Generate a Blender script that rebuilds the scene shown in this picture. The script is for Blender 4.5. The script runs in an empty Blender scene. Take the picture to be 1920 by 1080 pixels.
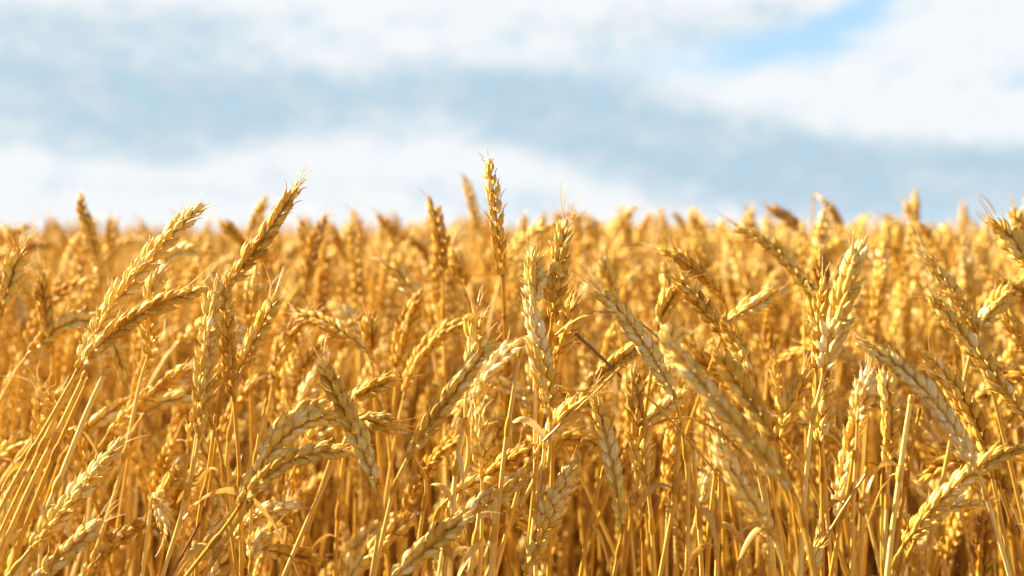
import bpy, math, random
import numpy as np
from mathutils import Vector, Matrix

R = math.radians
random.seed(11)
rng = np.random.default_rng(11)
scene = bpy.context.scene
C = scene.collection

# ------------------------------------------------------------------ camera
W, H, HORIZON = 1920.0, 1080.0, 437.0
HFOV = R(39.6)
F = (W / 2) / math.tan(HFOV / 2)              # focal length in photograph pixels
CZ = 0.95                                     # lens height: just above the crop
PITCH = -math.atan((H / 2 - HORIZON) / F)
cam = bpy.data.cameras.new("camera")
cam.sensor_width = 36.0
cam.angle_x = HFOV
cam.clip_start, cam.clip_end = 0.02, 6000
cam.dof.use_dof = True
cam.dof.focus_distance = 0.86
cam.dof.aperture_fstop = 5.4
cam.dof.aperture_blades = 9
cam_o = bpy.data.objects.new("camera", cam)
cam_o.location = (0, 0, CZ)
cam_o.rotation_euler = (R(90) + PITCH, 0, 0)
C.objects.link(cam_o)
scene.camera = cam_o
CF = np.array((0.0, math.cos(PITCH), math.sin(PITCH)))
CU = np.array((0.0, -math.sin(PITCH), math.cos(PITCH)))
CR = np.array((1.0, 0.0, 0.0))


def at(px, py, d):
    """the point that lies d metres ahead of the lens in the direction of pixel px, py"""
    return np.array((0, 0, CZ)) + CF * d + CR * ((px - W / 2) / F * d) + CU * ((H / 2 - py) / F * d)


# ------------------------------------------------------------------ light
SUN_AZ, SUN_EL = R(-70), R(35)                # azimuth from +Y (clockwise), elevation
sun_dir = Vector((math.sin(SUN_AZ) * math.cos(SUN_EL), math.cos(SUN_AZ) * math.cos(SUN_EL), math.sin(SUN_EL)))
sun = bpy.data.lights.new("sun", 'SUN')
sun.energy, sun.angle, sun.color = 5.0, R(0.6), (1.0, 0.90, 0.68)
sun_o = bpy.data.objects.new("sun", sun)
sun_o.rotation_euler = (-sun_dir).to_track_quat('-Z', 'Y').to_euler()
sun_o.location = (-20, 10, 30)
C.objects.link(sun_o)

scene.view_settings.view_transform = 'Standard'
scene.view_settings.look = 'None'
scene.view_settings.exposure = 2.27
scene.view_settings.gamma = 1.0
scene.cycles.max_bounces = 14
scene.cycles.diffuse_bounces = 4
scene.cycles.glossy_bounces = 3
scene.cycles.transmission_bounces = 8
scene.cycles.sample_clamp_indirect = 8.0

# ------------------------------------------------------------------ sky: clouds over a Nishita sky
world = bpy.data.worlds.new("World")
scene.world = world
world.use_nodes = True
wn, wl = world.node_tree.nodes, world.node_tree.links
wn.clear()


def M(op, a, b=None, c=None, clamp=False):
    n = wn.new('ShaderNodeMath')
    n.operation = op
    n.use_clamp = clamp
    for k, v in enumerate((a, b, c)):
        if v is None:
            continue
        if isinstance(v, (int, float)):
            n.inputs[k].default_value = v
        else:
            wl.new(v, n.inputs[k])
    return n.outputs[0]


def mixc(f, a, b):
    n = wn.new('ShaderNodeMix')
    n.data_type = 'RGBA'
    if isinstance(f, (int, float)):
        n.inputs[0].default_value = f
    else:
        wl.new(f, n.inputs[0])
    for k, v in ((6, a), (7, b)):
        if isinstance(v, tuple):
            n.inputs[k].default_value = (*v, 1)
        else:
            wl.new(v, n.inputs[k])
    return n.outputs[2]


out = wn.new('ShaderNodeOutputWorld')
bg = wn.new('ShaderNodeBackground')
bg.inputs['Strength'].default_value = 0.054
wl.new(bg.outputs[0], out.inputs[0])
sky = wn.new('ShaderNodeTexSky')
sky.sky_type = 'NISHITA'
sky.sun_disc = False
sky.sun_elevation = SUN_EL
sky.sun_rotation = SUN_AZ
sky.air_density, sky.dust_density, sky.ozone_density = 1.0, 0.6, 2.0
tc = wn.new('ShaderNodeTexCoord')
sep = wn.new('ShaderNodeSeparateXYZ')
wl.new(tc.outputs['Generated'], sep.inputs[0])
az = M('MULTIPLY', M('ARCTAN2', sep.outputs[0], sep.outputs[1]), 180 / math.pi)
el = M('MULTIPLY', M('ARCSINE', sep.outputs[2]), 180 / math.pi)


def wnoise(su, sv, detail, off, rough=0.5):
    cx = wn.new('ShaderNodeCombineXYZ')
    wl.new(M('MULTIPLY', az, su), cx.inputs[0])
    wl.new(M('MULTIPLY', el, sv), cx.inputs[1])
    cx.inputs[2].default_value = off
    n = wn.new('ShaderNodeTexNoise')
    n.inputs['Scale'].default_value = 1.0
    n.inputs['Detail'].default_value = detail
    n.inputs['Roughness'].default_value = rough
    wl.new(cx.outputs[0], n.inputs['Vector'])
    return n.outputs[0]


wa = wnoise(0.16, 0.42, 3, 1.7)
wb = wnoise(0.13, 0.35, 4, 12.6)
azw = M('ADD', az, M('MULTIPLY', M('SUBTRACT', wa, 0.5), 5.5))
elw = M('ADD', el, M('MULTIPLY', M('SUBTRACT', wb, 0.5), 2.2))


def px_az(px):
    return math.degrees(math.atan((px - W / 2) / F))


def px_el(py):
    return math.degrees(math.atan((HORIZON - py) / F))


def blob(px, py, wpx, hpx, slope=0.0, amp=1.0):
    """a soft elliptical bank of cloud, given by where it hangs in the sky; slope: climb of its long axis, degrees per degree"""
    a0, e0 = px_az(px), px_el(py)
    sa, se = wpx / F * 57.3, hpx / F * 57.3
    da = M('SUBTRACT', azw, a0)
    de = M('SUBTRACT', M('SUBTRACT', elw, e0), M('MULTIPLY', da, slope))
    q = M('ADD', M('POWER', M('ABSOLUTE', M('DIVIDE', da, sa)), 2.4), M('POWER', M('ABSOLUTE', M('DIVIDE', de, se)), 2.6))
    return M('MULTIPLY', M('EXPONENT', M('MULTIPLY', q, -1.0)), amp)


def total(bl):
    s = bl[0]
    for b in bl[1:]:
        s = M('ADD', s, b)
    return s


# grey-blue undersides of the banks
grey = total([
    blob(250, 215, 420, 75, 0.0, 1.0), blob(60, 130, 260, 70, 0.0, 0.75), blob(560, 190, 260, 60, 0.0, 0.75),
    blob(380, 265, 300, 30, 0.0, 0.5),
    blob(1010, 180, 190, 75, -0.1, 1.0), blob(1230, 262, 340, 72, -0.24, 1.1), blob(1690, 338, 430, 60, -0.03, 1.3),
    blob(1900, 290, 220, 45, 0.0, 0.5), blob(1330, 55, 260, 55, 0.0, 0.6), blob(180, 60, 420, 50, 0.0, 0.6), blob(840, 30, 160, 30, 0.0, 0.15),
    blob(500, 350, 420, 22, 0.0, 0.3), blob(920, 385, 130, 20, 0.0, 0.35), blob(1880, 165, 90, 16, 0.0, 0.45),
])
# clear blue between the banks
blue = total([
    blob(1600, 40, 75, 60, 0.7, 0.85), blob(1330, 112, 170, 32, 0.10, 0.62), blob(1490, 95, 120, 34, 0.4, 0.65), blob(1720, 398, 240, 20, 0.0, 0.5),
    blob(1900, 165, 60, 14, 0.0, 0.4), blob(960, 395, 150, 18, 0.0, 0.25), blob(1390, 400, 160, 14, 0, 0.15),
])
fine = wnoise(0.6, 1.05, 4, 4.4, 0.55)
streak = wnoise(0.3, 0.8, 4, 21.0, 0.55)
g = M('SUBTRACT', 1.0, M('EXPONENT', M('MULTIPLY', grey, -1.25)))
wisp = wnoise(1.3, 2.1, 5, 33.0, 0.6)
g = M('ADD', g, M('MULTIPLY', M('SUBTRACT', fine, 0.5), 0.95))
g = M('ADD', g, M('MULTIPLY', M('SUBTRACT', wisp, 0.5), 0.28))
g = M('ADD', g, M('MULTIPLY', M('SUBTRACT', streak, 0.5), 0.45), clamp=True)
sg = wn.new('ShaderNodeMapRange')
sg.interpolation_type = 'SMOOTHSTEP'
sg.inputs[1].default_value, sg.inputs[2].default_value = 0.0, 1.08
wl.new(g, sg.inputs[0])
g = sg.outputs[0]
bl_ = M('ADD', blue, M('MULTIPLY', M('SUBTRACT', fine, 0.5), 0.8), clamp=True)
cloud = mixc(g, (3.6, 3.7, 3.76), (1.84, 2.5, 2.95))
clear = mixc(0.88, sky.outputs[0], (1.75, 2.75, 3.65))
low_sky = mixc(bl_, cloud, clear)
# overhead, out of the photograph: unseen broken cloud over the open sky, greyed to weaken its fill light
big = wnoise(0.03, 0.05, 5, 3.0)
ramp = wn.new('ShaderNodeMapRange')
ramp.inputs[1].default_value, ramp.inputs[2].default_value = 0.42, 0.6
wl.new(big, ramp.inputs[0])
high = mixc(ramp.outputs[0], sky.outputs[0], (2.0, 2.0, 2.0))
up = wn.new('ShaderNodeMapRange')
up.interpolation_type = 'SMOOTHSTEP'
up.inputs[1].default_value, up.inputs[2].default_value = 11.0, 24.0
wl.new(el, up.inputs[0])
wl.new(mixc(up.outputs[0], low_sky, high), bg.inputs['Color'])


# ------------------------------------------------------------------ materials
def new_mat(name):
    m = bpy.data.materials.new(name)
    m.use_nodes = True
    m.node_tree.nodes.clear()
    return m, m.node_tree.nodes, m.node_tree.links


def straw(name, stops, trans, rough, along=None, noise_scale=300.0, noise_amt=0.25, stretch=(1, 1, 1), bump=0.0, spec=0.4):
    """dry straw: colour picked by the mesh attribute «tint» (0 amber to 1 bleached), partly translucent"""
    m, n, l = new_mat(name)
    o = n.new('ShaderNodeOutputMaterial')
    at_ = n.new('ShaderNodeAttribute')
    at_.attribute_name = 'tint'
    oi = n.new('ShaderNodeObjectInfo')
    t = n.new('ShaderNodeTexCoord')
    mp = n.new('ShaderNodeMapping')
    mp.inputs['Scale'].default_value = stretch
    l.new(t.outputs['Object'], mp.inputs[0])
    nz = n.new('ShaderNodeTexNoise')
    nz.inputs['Scale'].default_value = noise_scale
    nz.inputs['Detail'].default_value = 3
    l.new(mp.outputs[0], nz.inputs['Vector'])

    def mm(op, a, b, c=None):
        k = n.new('ShaderNodeMath')
        k.operation = op
        for i, v in enumerate((a, b, c)):
            if v is None:
                continue
            if isinstance(v, (int, float)):
                k.inputs[i].default_value = v
            else:
                l.new(v, k.inputs[i])
        return k.outputs[0]
    v = mm('MULTIPLY_ADD', nz.outputs[0], noise_amt, at_.outputs['Fac'])
    v = mm('ADD', v, -0.5 * noise_amt)
    v = mm('MULTIPLY_ADD', oi.outputs['Random'], 0.22, v)
    v = mm('ADD', v, -0.11)
    cr = n.new('ShaderNodeValToRGB')
    e = cr.color_ramp.elements
    e[0].position, e[0].color = stops[0][0], (*stops[0][1], 1)
    e[1].position, e[1].color = stops[-1][0], (*stops[-1][1], 1)
    for p, c in stops[1:-1]:
        k = e.new(p)
        k.color = (*c, 1)
    l.new(v, cr.inputs[0])
    col = cr.outputs[0]
    if along is not None:                       # browner husk tips: a mark of the plant itself
        aa = n.new('ShaderNodeAttribute')
        aa.attribute_name = 'along'
        r2 = n.new('ShaderNodeMapRange')
        r2.inputs[1].default_value, r2.inputs[2].default_value = 0.66, 0.96
        l.new(aa.outputs['Fac'], r2.inputs[0])
        mx = n.new('ShaderNodeMix')
        mx.data_type = 'RGBA'
        l.new(mm('MULTIPLY', r2.outputs[0], 0.72), mx.inputs[0])
        l.new(col, mx.inputs[6])
        mx.inputs[7].default_value = (*along, 1)
        col = mx.outputs[2]
    if along is not None:                       # weathered specks
        n2 = n.new('ShaderNodeTexNoise')
        n2.inputs['Scale'].default_value = 950
        n2.inputs['Detail'].default_value = 2
        l.new(t.outputs['Object'], n2.inputs['Vector'])
        r3 = n.new('ShaderNodeMapRange')
        r3.inputs[1].default_value, r3.inputs[2].default_value = 0.60, 0.74
        r3.inputs[4].default_value = 0.75
        l.new(n2.outputs[0], r3.inputs[0])
        mx = n.new('ShaderNodeMix')
        mx.data_type = 'RGBA'
        l.new(r3.outputs[0], mx.inputs[0])
        l.new(col, mx.inputs[6])
        mx.inputs[7].default_value = (0.26, 0.125, 0.035, 1)
        col = mx.outputs[2]
    pb = n.new('ShaderNodeBsdfPrincipled')
    l.new(col, pb.inputs['Base Color'])
    pb.inputs['Roughness'].default_value = rough
    pb.inputs['Specular IOR Level'].default_value = spec
    if bump:
        bp = n.new('ShaderNodeBump')
        bp.inputs['Strength'].default_value = bump
        bp.inputs['Distance'].default_value = 0.0004
        l.new(nz.outputs[0], bp.inputs['Height'])
        l.new(bp.outputs[0], pb.inputs['Normal'])
    tr = n.new('ShaderNodeBsdfTranslucent')
    l.new(col, tr.inputs[0])
    ms = n.new('ShaderNodeMixShader')
    ms.inputs[0].default_value = trans
    l.new(pb.outputs[0], ms.inputs[1])
    l.new(tr.outputs[0], ms.inputs[2])
    l.new(ms.outputs[0], o.inputs[0])
    return m


GOLD = [(0.0, (0.44, 0.195, 0.015)), (0.35, (0.70, 0.41, 0.052)), (0.65, (0.83, 0.585, 0.135)), (1.0, (0.90, 0.75, 0.41))]
MAT = {
    'ear': straw('wheat_husk', GOLD, 0.21, 0.5, along=(0.38, 0.18, 0.04), noise_scale=330, noise_amt=0.5, bump=0.5, spec=0.18),
    'stem': straw('wheat_straw', [(0.0, (0.26, 0.095, 0.007)), (0.5, (0.58, 0.315, 0.034)), (1.0, (0.86, 0.68, 0.27))], 0.06, 0.34,
                  noise_scale=60, noise_amt=0.5, stretch=(9, 9, 0.7), bump=0.2, spec=0.5),
    'awn': straw('wheat_awn', [(0.0, (0.62, 0.36, 0.07)), (1.0, (0.86, 0.66, 0.30))], 0.35, 0.4, noise_scale=80, noise_amt=0.2),
    'leaf': straw('dry_leaf', [(0.0, (0.34, 0.15, 0.02)), (0.5, (0.54, 0.30, 0.05)), (1.0, (0.74, 0.52, 0.19))], 0.22, 0.5,
                  noise_scale=90, noise_amt=0.6, stretch=(6, 6, 1)),
    'twig': straw('dark_dry_stalk', [(0.0, (0.12, 0.06, 0.03)), (1.0, (0.30, 0.17, 0.08))], 0.0, 0.6, noise_scale=150, noise_amt=0.6),
    'green': straw('green_weed_leaf', [(0.0, (0.06, 0.09, 0.012)), (1.0, (0.20, 0.22, 0.03))], 0.4, 0.5, noise_scale=120, noise_amt=0.4),
}
sm, n, l = new_mat('soil')
o = n.new('ShaderNodeOutputMaterial')
pb = n.new('ShaderNodeBsdfPrincipled')
nz = n.new('ShaderNodeTexNoise')
nz.inputs['Scale'].default_value = 14
nz.inputs['Detail'].default_value = 8
tcs = n.new('ShaderNodeTexCoord')
l.new(tcs.outputs['Object'], nz.inputs['Vector'])
cr = n.new('ShaderNodeValToRGB')
cr.color_ramp.elements[0].position, cr.color_ramp.elements[0].color = 0.35, (0.05, 0.026, 0.012, 1)
cr.color_ramp.elements[1].position, cr.color_ramp.elements[1].color = 0.65, (0.20, 0.11, 0.035, 1)
l.new(nz.outputs[0], cr.inputs[0])
l.new(cr.outputs[0], pb.inputs['Base Color'])
pb.inputs['Roughness'].default_value = 0.95
l.new(pb.outputs[0], o.inputs[0])


# ------------------------------------------------------------------ mesh helpers (numpy, quads only)
class MB:
    def __init__(self):
        self.v, self.f, self.t, self.a, self.n = [], [], [], [], 0

    def add(self, v, f, tint, along):
        self.v.append(v)
        self.f.append(f + self.n)
        self.t.append(np.broadcast_to(tint, (len(v),)).astype(np.float32))
        self.a.append(np.broadcast_to(along, (len(v),)).astype(np.float32))
        self.n += len(v)

    def mesh(self, name, mat):
        V = np.concatenate(self.v).astype(np.float32)
        Q = np.concatenate(self.f).astype(np.int32)
        me = bpy.data.meshes.new(name)
        me.vertices.add(len(V))
        me.vertices.foreach_set('co', V.ravel())
        me.loops.add(Q.size)
        me.loops.foreach_set('vertex_index', Q.ravel())
        me.polygons.add(len(Q))
        me.polygons.foreach_set('loop_start', np.arange(0, Q.size, 4, dtype=np.int32))
        me.polygons.foreach_set('use_smooth', np.ones(len(Q), dtype=bool))
        for nm, src in (('tint', self.t), ('along', self.a)):
            at_ = me.attributes.new(nm, 'FLOAT', 'POINT')
            at_.data.foreach_set('value', np.concatenate(src))
        me.update(calc_edges=True)
        me.validate()
        me.materials.append(mat)
        return me


def ring_quads(nr, ns):
    q = []
    for i in range(nr - 1):
        for j in range(ns):
            k = (j + 1) % ns
            q.append((i * ns + j, i * ns + k, (i + 1) * ns + k, (i + 1) * ns + j))
    return np.array(q, dtype=np.int32)


def kernel_template(fine):
    if fine:
        ts = np.array([0, .05, .16, .32, .50, .66, .80, .90, 1.0])
        rs = np.array([.12, .52, .85, 1.0, .96, .72, .38, .14, .03])
        ns = 8
    else:
        ts = np.array([0, .12, .40, .70, 1.0])
        rs = np.array([.2, .75, 1.0, .70, .03])
        ns = 5
    ph = np.arange(ns) / ns * 2 * math.pi
    keel = 1.0 + 0.12 * np.maximum(0, np.cos(ph)) ** 6
    X = rs[:, None] * (np.cos(ph) * keel)[None]
    Y = rs[:, None] * np.sin(ph)[None]
    X = X - (0.7 * (ts - 0.42) ** 2)[:, None]      # bows round the spike: base and tip lie nearer to the axis
    Z = np.repeat(ts[:, None], ns, 1)
    V = np.stack([X, Y, Z], -1).reshape(-1, 3)
    return V, ring_quads(len(ts), ns), np.repeat(ts, ns)


KT = {True: kernel_template(True), False: kernel_template(False)}


def norm(a):
    return a / np.maximum(np.linalg.norm(a, axis=-1, keepdims=True), 1e-9)


def tube(mb, P, rad, ns, tint, flat=None):
    P = np.asarray(P, float)
    T = norm(np.gradient(P, axis=0))
    ref = np.array((0.0, 1.0, 0.0)) if abs(T[0][1]) < 0.9 else np.array((1.0, 0, 0))
    N = []
    u = ref
    for t in T:
        u = u - t * np.dot(u, t)
        u = u / np.linalg.norm(u)
        N.append(u)
    N = np.array(N)
    B = np.cross(T, N)
    ph = np.arange(ns) / ns * 2 * math.pi
    rad = np.broadcast_to(rad, (len(P),))
    V = P[:, None] + rad[:, None, None] * (np.cos(ph)[None, :, None] * N[:, None] + np.sin(ph)[None, :, None] * B[:, None])
    mb.add(V.reshape(-1, 3), ring_quads(len(P), ns), tint, np.repeat(np.linspace(0, 1, len(P)), ns))


def quad_bezier(p0, pm, p2, n=40):
    c = 2 * pm - 0.5 * (p0 + p2)
    t = np.linspace(0, 1, n)[:, None]
    return (1 - t) ** 2 * p0 + 2 * t * (1 - t) * c + t * t * p2


def ear_meshes(curve, roll, tint, ragged, fine, g, size=1.0, awn_n=6, awn_len=0.02, tip_first=True, slim=1.0):
    """spike (and awns) grown along the curve from its base to its tip; returns two MB"""
    seg = np.linalg.norm(np.diff(curve, axis=0), axis=1)
    s = np.concatenate([[0], np.cumsum(seg)])
    L = s[-1]
    n = max(9, int(L / 0.0046))

    def pos(x):
        x = np.clip(x, 0, L)
        return np.stack([np.interp(x, s, curve[:, k]) for k in range(3)], -1)
    k = np.arange(n)
    Lb = max(0.5 * L, L - 0.0075 * size)
    sb = Lb * (k / n)
    P = pos(sb)
    T = norm(pos(sb + 0.004) - pos(sb - 0.004))
    toview = np.array((0.0, -1.0, 0.0))
    X0 = norm(np.cross(toview[None], T))
    Y0 = np.cross(T, X0)
    tw = roll + np.linspace(-0.22, 0.22, n) * g.choice([-1, 1])
    cX = np.cos(tw)[:, None] * X0 + np.sin(tw)[:, None] * Y0
    side = np.where(k % 2 == 0, 1.0, -1.0)[:, None]
    out_ = cX * side                                # from the axis out through this spikelet
    fan = np.cross(T, out_)
    u = k / n
    prof = np.interp(u, [0, .12, .3, .7, 1], [.72, .92, 1.04, 1.0, .70]) * size * (1 + g.normal(0, 0.06, n)) * slim * 0.93
    if fine:
        kinds = [  # fan offset, tilt in the fan, lean out, length, width, thick, rise, out
            (-2.15, -12, 16, 12.8, 2.3, 2.1, 0.6, 2.3), (2.15, 12, 16, 12.8, 2.3, 2.1, 0.6, 2.3),
            (0.0, 0, 15, 12.2, 1.9, 1.85, 2.4, 2.7),
            (-3.2, -17, 19, 10.2, 1.55, 1.35, -0.4, 2.5), (3.2, 17, 19, 10.2, 1.55, 1.35, -0.4, 2.5)]
    else:
        kinds = [(-2.4, -13, 17, 12.2, 2.25, 2.1, 0.4, 2.4), (2.4, 13, 17, 12.2, 2.25, 2.1, 0.4, 2.4), (0, 0, 19, 11.0, 2.0, 2.0, 1.5, 2.9)]
    TV, TQ, TT = KT[fine]
    mb, aw = MB(), MB()
    jit = 1.0 + ragged * 2.2
    patch = 0.16 * np.sin(u * g.uniform(2, 7) + g.uniform(0, 6.28)) + g.uniform(-.12, .22) * (u - .5)   # bleached and browner stretches
    for fo, tilt, lean, ln, wd, th, rise, ou in kinds:
        ln_ = ln * 1e-3 * prof * (1 + g.normal(0, 0.06, n))
        w_ = wd * 1e-3 * prof * (1 + g.normal(0, 0.08, n))
        t_ = th * 1e-3 * prof
        ti = np.radians(tilt * (1 + 0.5 * ragged) + g.normal(0, 4.5 * jit, n))[:, None]
        le = np.radians(lean * np.interp(u, [0, .7, 1], [1, 1, .45]) * (1 + 0.55 * ragged) + g.normal(0, 4.0 * jit, n))[:, None]
        Z = norm(T * np.cos(ti) * np.cos(le) + fan * np.sin(ti) + out_ * np.sin(le))
        Xd = norm(out_ - Z * np.sum(out_ * Z, -1, keepdims=True))
        if abs(fo) > 0.1:                           # turn the keel of outer husks outwards
            Xd = norm(Xd + np.sign(fo) * 0.8 * fan)
            Xd = norm(Xd - Z * np.sum(Xd * Z, -1, keepdims=True))
        Yd = np.cross(Z, Xd)
        O = P + (fan * (fo * 0.55) + out_ * (ou * 0.62) + T * rise) * 1e-3 * prof[:, None]
        keep = g.random(n) > (0.10 * ragged if abs(fo) > 0.1 else 0.03)
        if not keep.any():
            continue
        idx = np.where(keep)[0]
        V = (O[idx, None] + TV[None, :, 0:1] * w_[idx, None, None] * Xd[idx, None]
             + TV[None, :, 1:2] * t_[idx, None, None] * Yd[idx, None]
             + TV[None, :, 2:3] * ln_[idx, None, None] * Z[idx, None])
        m_ = len(idx)
        Q = (TQ[None] + (np.arange(m_) * len(TV))[:, None, None]).reshape(-1, 4)
        tv = tint + g.normal(0, 0.14, m_) + patch[idx]
        if abs(fo) > 2.5:
            tv = tv + 0.10
        mb.add(V.reshape(-1, 3), Q, np.repeat(tv, len(TV)), np.tile(TT, m_))
        if fine and abs(fo) < 2.5:                  # short beaks on the lemmas
            for i in idx:
                if g.random() < 0.75:
                    tipp = O[i] + Z[i] * ln_[i] * 0.97 - Xd[i] * 0.30 * w_[i]
                    bl = (0.0018 + 0.006 * g.random() ** 2) * (1.15 - 0.55 * u[i])
                    pts = np.stack([tipp, tipp + (Z[i] + out_[i] * 0.15) * bl * 0.6, tipp + (Z[i] + out_[i] * 0.35) * bl])
                    tube(mb, pts, np.array((0.0004, 0.00028, 0.0001)), 3, tint + 0.1)
    # terminal spikelet
    e = pos(np.array([Lb * 0.975]))[0]
    te = norm(pos(np.array([L]))[0] - e)
    for q in range(3):
        a = q * 2.1 + g.random()
        fx = norm(np.cross(te, np.array((0.3, 0.7, 0.2))))
        fy = np.cross(te, fx)
        dv = norm(te + (fx * math.cos(a) + fy * math.sin(a)) * 0.16)
        xd = norm(fx - dv * np.dot(fx, dv))
        yd = np.cross(dv, xd)
        ln_ = 0.0105 * size * slim
        V = e + TV[:, 0:1] * 0.0014 * size * xd + TV[:, 1:2] * 0.0013 * size * yd + TV[:, 2:3] * ln_ * dv
        mb.add(V, TQ, tint + 0.1, TT)
    # rachis
    tube(mb, pos(np.linspace(0, Lb * 0.98, 12)), 0.0009 * size, 5 if fine else 4, tint - 0.1)
    # awns of the upper spikelets
    for q in range(awn_n):
        x = L * (0.55 + 0.43 * (g.random() ** 0.6)) if q > 1 else L * 0.90
        i = min(n - 1, int(x / L * n))
        a = g.random() * 6.283
        lat = cX[i] * math.cos(a) + np.cross(T[i], cX[i]) * math.sin(a)
        d0 = norm(T[i] + lat * (0.25 + 0.25 * g.random()))
        ln_ = awn_len * (0.2 + 0.6 * g.random())
        p0 = pos(np.array([x]))[0] + d0 * 0.007 * size + lat * 0.0008
        bend = lat * g.normal(0.10, 0.25) + np.array((0, 0, -0.05))
        tt = np.linspace(0, 1, 6)[:, None]
        pts = p0 + d0 * ln_ * tt + bend * ln_ * tt ** 2
        tube(aw, pts, np.linspace(0.00034, 0.00012, 6) * (1 if fine else 1.25), 3, tint + 0.15)
    return mb, aw


def bez3(p0, p1, p2, p3, n):
    t = np.linspace(0, 1, n)[:, None]
    return (1 - t) ** 3 * p0 + 3 * t * (1 - t) ** 2 * p1 + 3 * t * t * (1 - t) * p2 + t ** 3 * p3


def smooth_path(pts, n):
    """Catmull-Rom through points"""
    P = np.array([2 * pts[0] - pts[1], *pts, 2 * pts[-1] - pts[-2]])
    out_ = []
    m = len(pts) - 1
    for x in np.linspace(0, m - 1e-6, n):
        i = int(x)
        t = x - i
        p0, p1, p2, p3 = P[i:i + 4]
        out_.append(0.5 * (2 * p1 + (p2 - p0) * t + (2 * p0 - 5 * p1 + 4 * p2 - p3) * t * t + (3 * p1 - p0 - 3 * p2 + p3) * t ** 3))
    return np.array(out_)


def stem_path(base, tb, way, g):
    """from the root on the soil up to the ear base (returned root first)"""
    if way:
        last = way[-1]
        prev = way[-2] if len(way) > 1 else base
        d = norm(last - prev)
        dz = max(0.25, -d[2])
        k = np.clip(d[:2] / dz, -0.9, 0.9)
        root = np.array((last[0] + k[0] * last[2] * 0.45 + g.normal(0, .01), last[1] + k[1] * last[2] * 0.3 + g.normal(0, .02), 0.0))
        up = smooth_path([base, *way], 6 + 5 * len(way))
        ln = last[2]
        d = np.array((d[0], d[1], min(d[2], -0.25)))
        low = bez3(last, last + norm(d) * ln * 0.33, root + np.array((0, 0, ln * 0.35)), root, 9)[1:]
        P = np.concatenate([up, low])
        for _ in range(4):                             # ripe straw is springy: no wobbles
            P[1:-1] = 0.5 * P[1:-1] + 0.25 * (P[:-2] + P[2:])
    else:
        p1 = base - tb * 0.055
        if tb[2] < 0.35:
            p1 = p1 - np.array((0, 0, 0.03))
        kx = np.clip(tb[0] / max(0.35, abs(tb[2])), -0.8, 0.8)
        root = np.array((p1[0] - kx * p1[2] * 0.30 + g.normal(0, .02), p1[1] - 0.12 * tb[1] + g.normal(0, .03), 0.0))
        P = bez3(base, p1, np.array((0.6 * root[0] + 0.4 * p1[0], root[1], base[2] * 0.55)), root, 15)
    return P[::-1]


def stem_mb(P, tint, g, wide=1.0, ns=7):
    mb = MB()
    wide = wide * 1.06
    z = P[:, 2]
    top = z[-1]
    r = np.interp(top - z, [0, 0.02, 0.12, 0.35, 1.0], [0.00095, 0.0012, 0.0014, 0.00165, 0.0019]) * wide
    tube(mb, P, r, ns, tint)
    # a swollen collar just below the spike and one joint lower down
    for f0, ln, rr in ((0.992, 0.003, 1.35), (0.60 + 0.1 * g.random(), 0.006, 1.5)):
        i = f0 * (len(P) - 1)
        a = np.stack([np.interp(np.linspace(i - 0.12, i + 0.02, 4), np.arange(len(P)), P[:, k]) for k in range(3)], -1)
        c = a.mean(0)
        d = norm(a[-1] - a[0])
        pts = c + d * np.linspace(-ln, ln, 5)[:, None]
        rb = float(np.interp(i, np.arange(len(P)), r))
        tube(mb, pts, rb * np.array((1.0, rr, rr * 1.05, rr, 1.0)), ns, tint - 0.25)
    return mb


def leaf_mb(P, g, tint, ln=0.16):
    """a shrivelled flag leaf that leaves the stem, rises and hangs over"""
    mb = MB()
    i = int(len(P) * (0.50 + 0.22 * g.random()))
    p = P[min(i, len(P) - 3)]
    a = g.random() * 6.283
    h = np.array((math.cos(a), math.sin(a) * 0.6, 0))
    n = 14
    t = np.linspace(0, 1, n)[:, None]
    droop = 0.9 + 0.9 * g.random()
    ctr = p + h * ln * (0.75 * t) + np.array((0, 0, 1.0)) * ln * (0.75 * t - droop * t * t)
    tw = np.linspace(0, g.normal(0, 2.2), n)[:, None]
    T = norm(np.gradient(ctr, axis=0))
    sd = norm(np.cross(T, np.array((0, 0, 1.0)) + 0.01))
    nn = np.cross(sd, T)
    wv = sd * np.cos(tw) + nn * np.sin(tw)
    nv = np.cross(T, wv)
    wd = (0.0018 * np.sin(np.pi * np.clip(t * 0.93 + 0.07, 0, 1)) ** 0.6 + 0.0004)
    rows = [ctr - wv * wd + nv * wd * 0.5, ctr, ctr + wv * wd + nv * wd * 0.5]
    V = np.stack(rows, 1).reshape(-1, 3)
    q = []
    for k in range(n - 1):
        for c in range(2):
            q.append((k * 3 + c, k * 3 + c + 1, (k + 1) * 3 + c + 1, (k + 1) * 3 + c))
    mb.add(V, np.array(q, dtype=np.int32), tint + g.normal(0, 0.15), np.repeat(t[:, 0], 3))
    return mb


def link(name, me, parent, loc):
    ob = bpy.data.objects.new(name, me)
    C.objects.link(ob)
    ob.parent = parent
    return ob


STALKS = []


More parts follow.
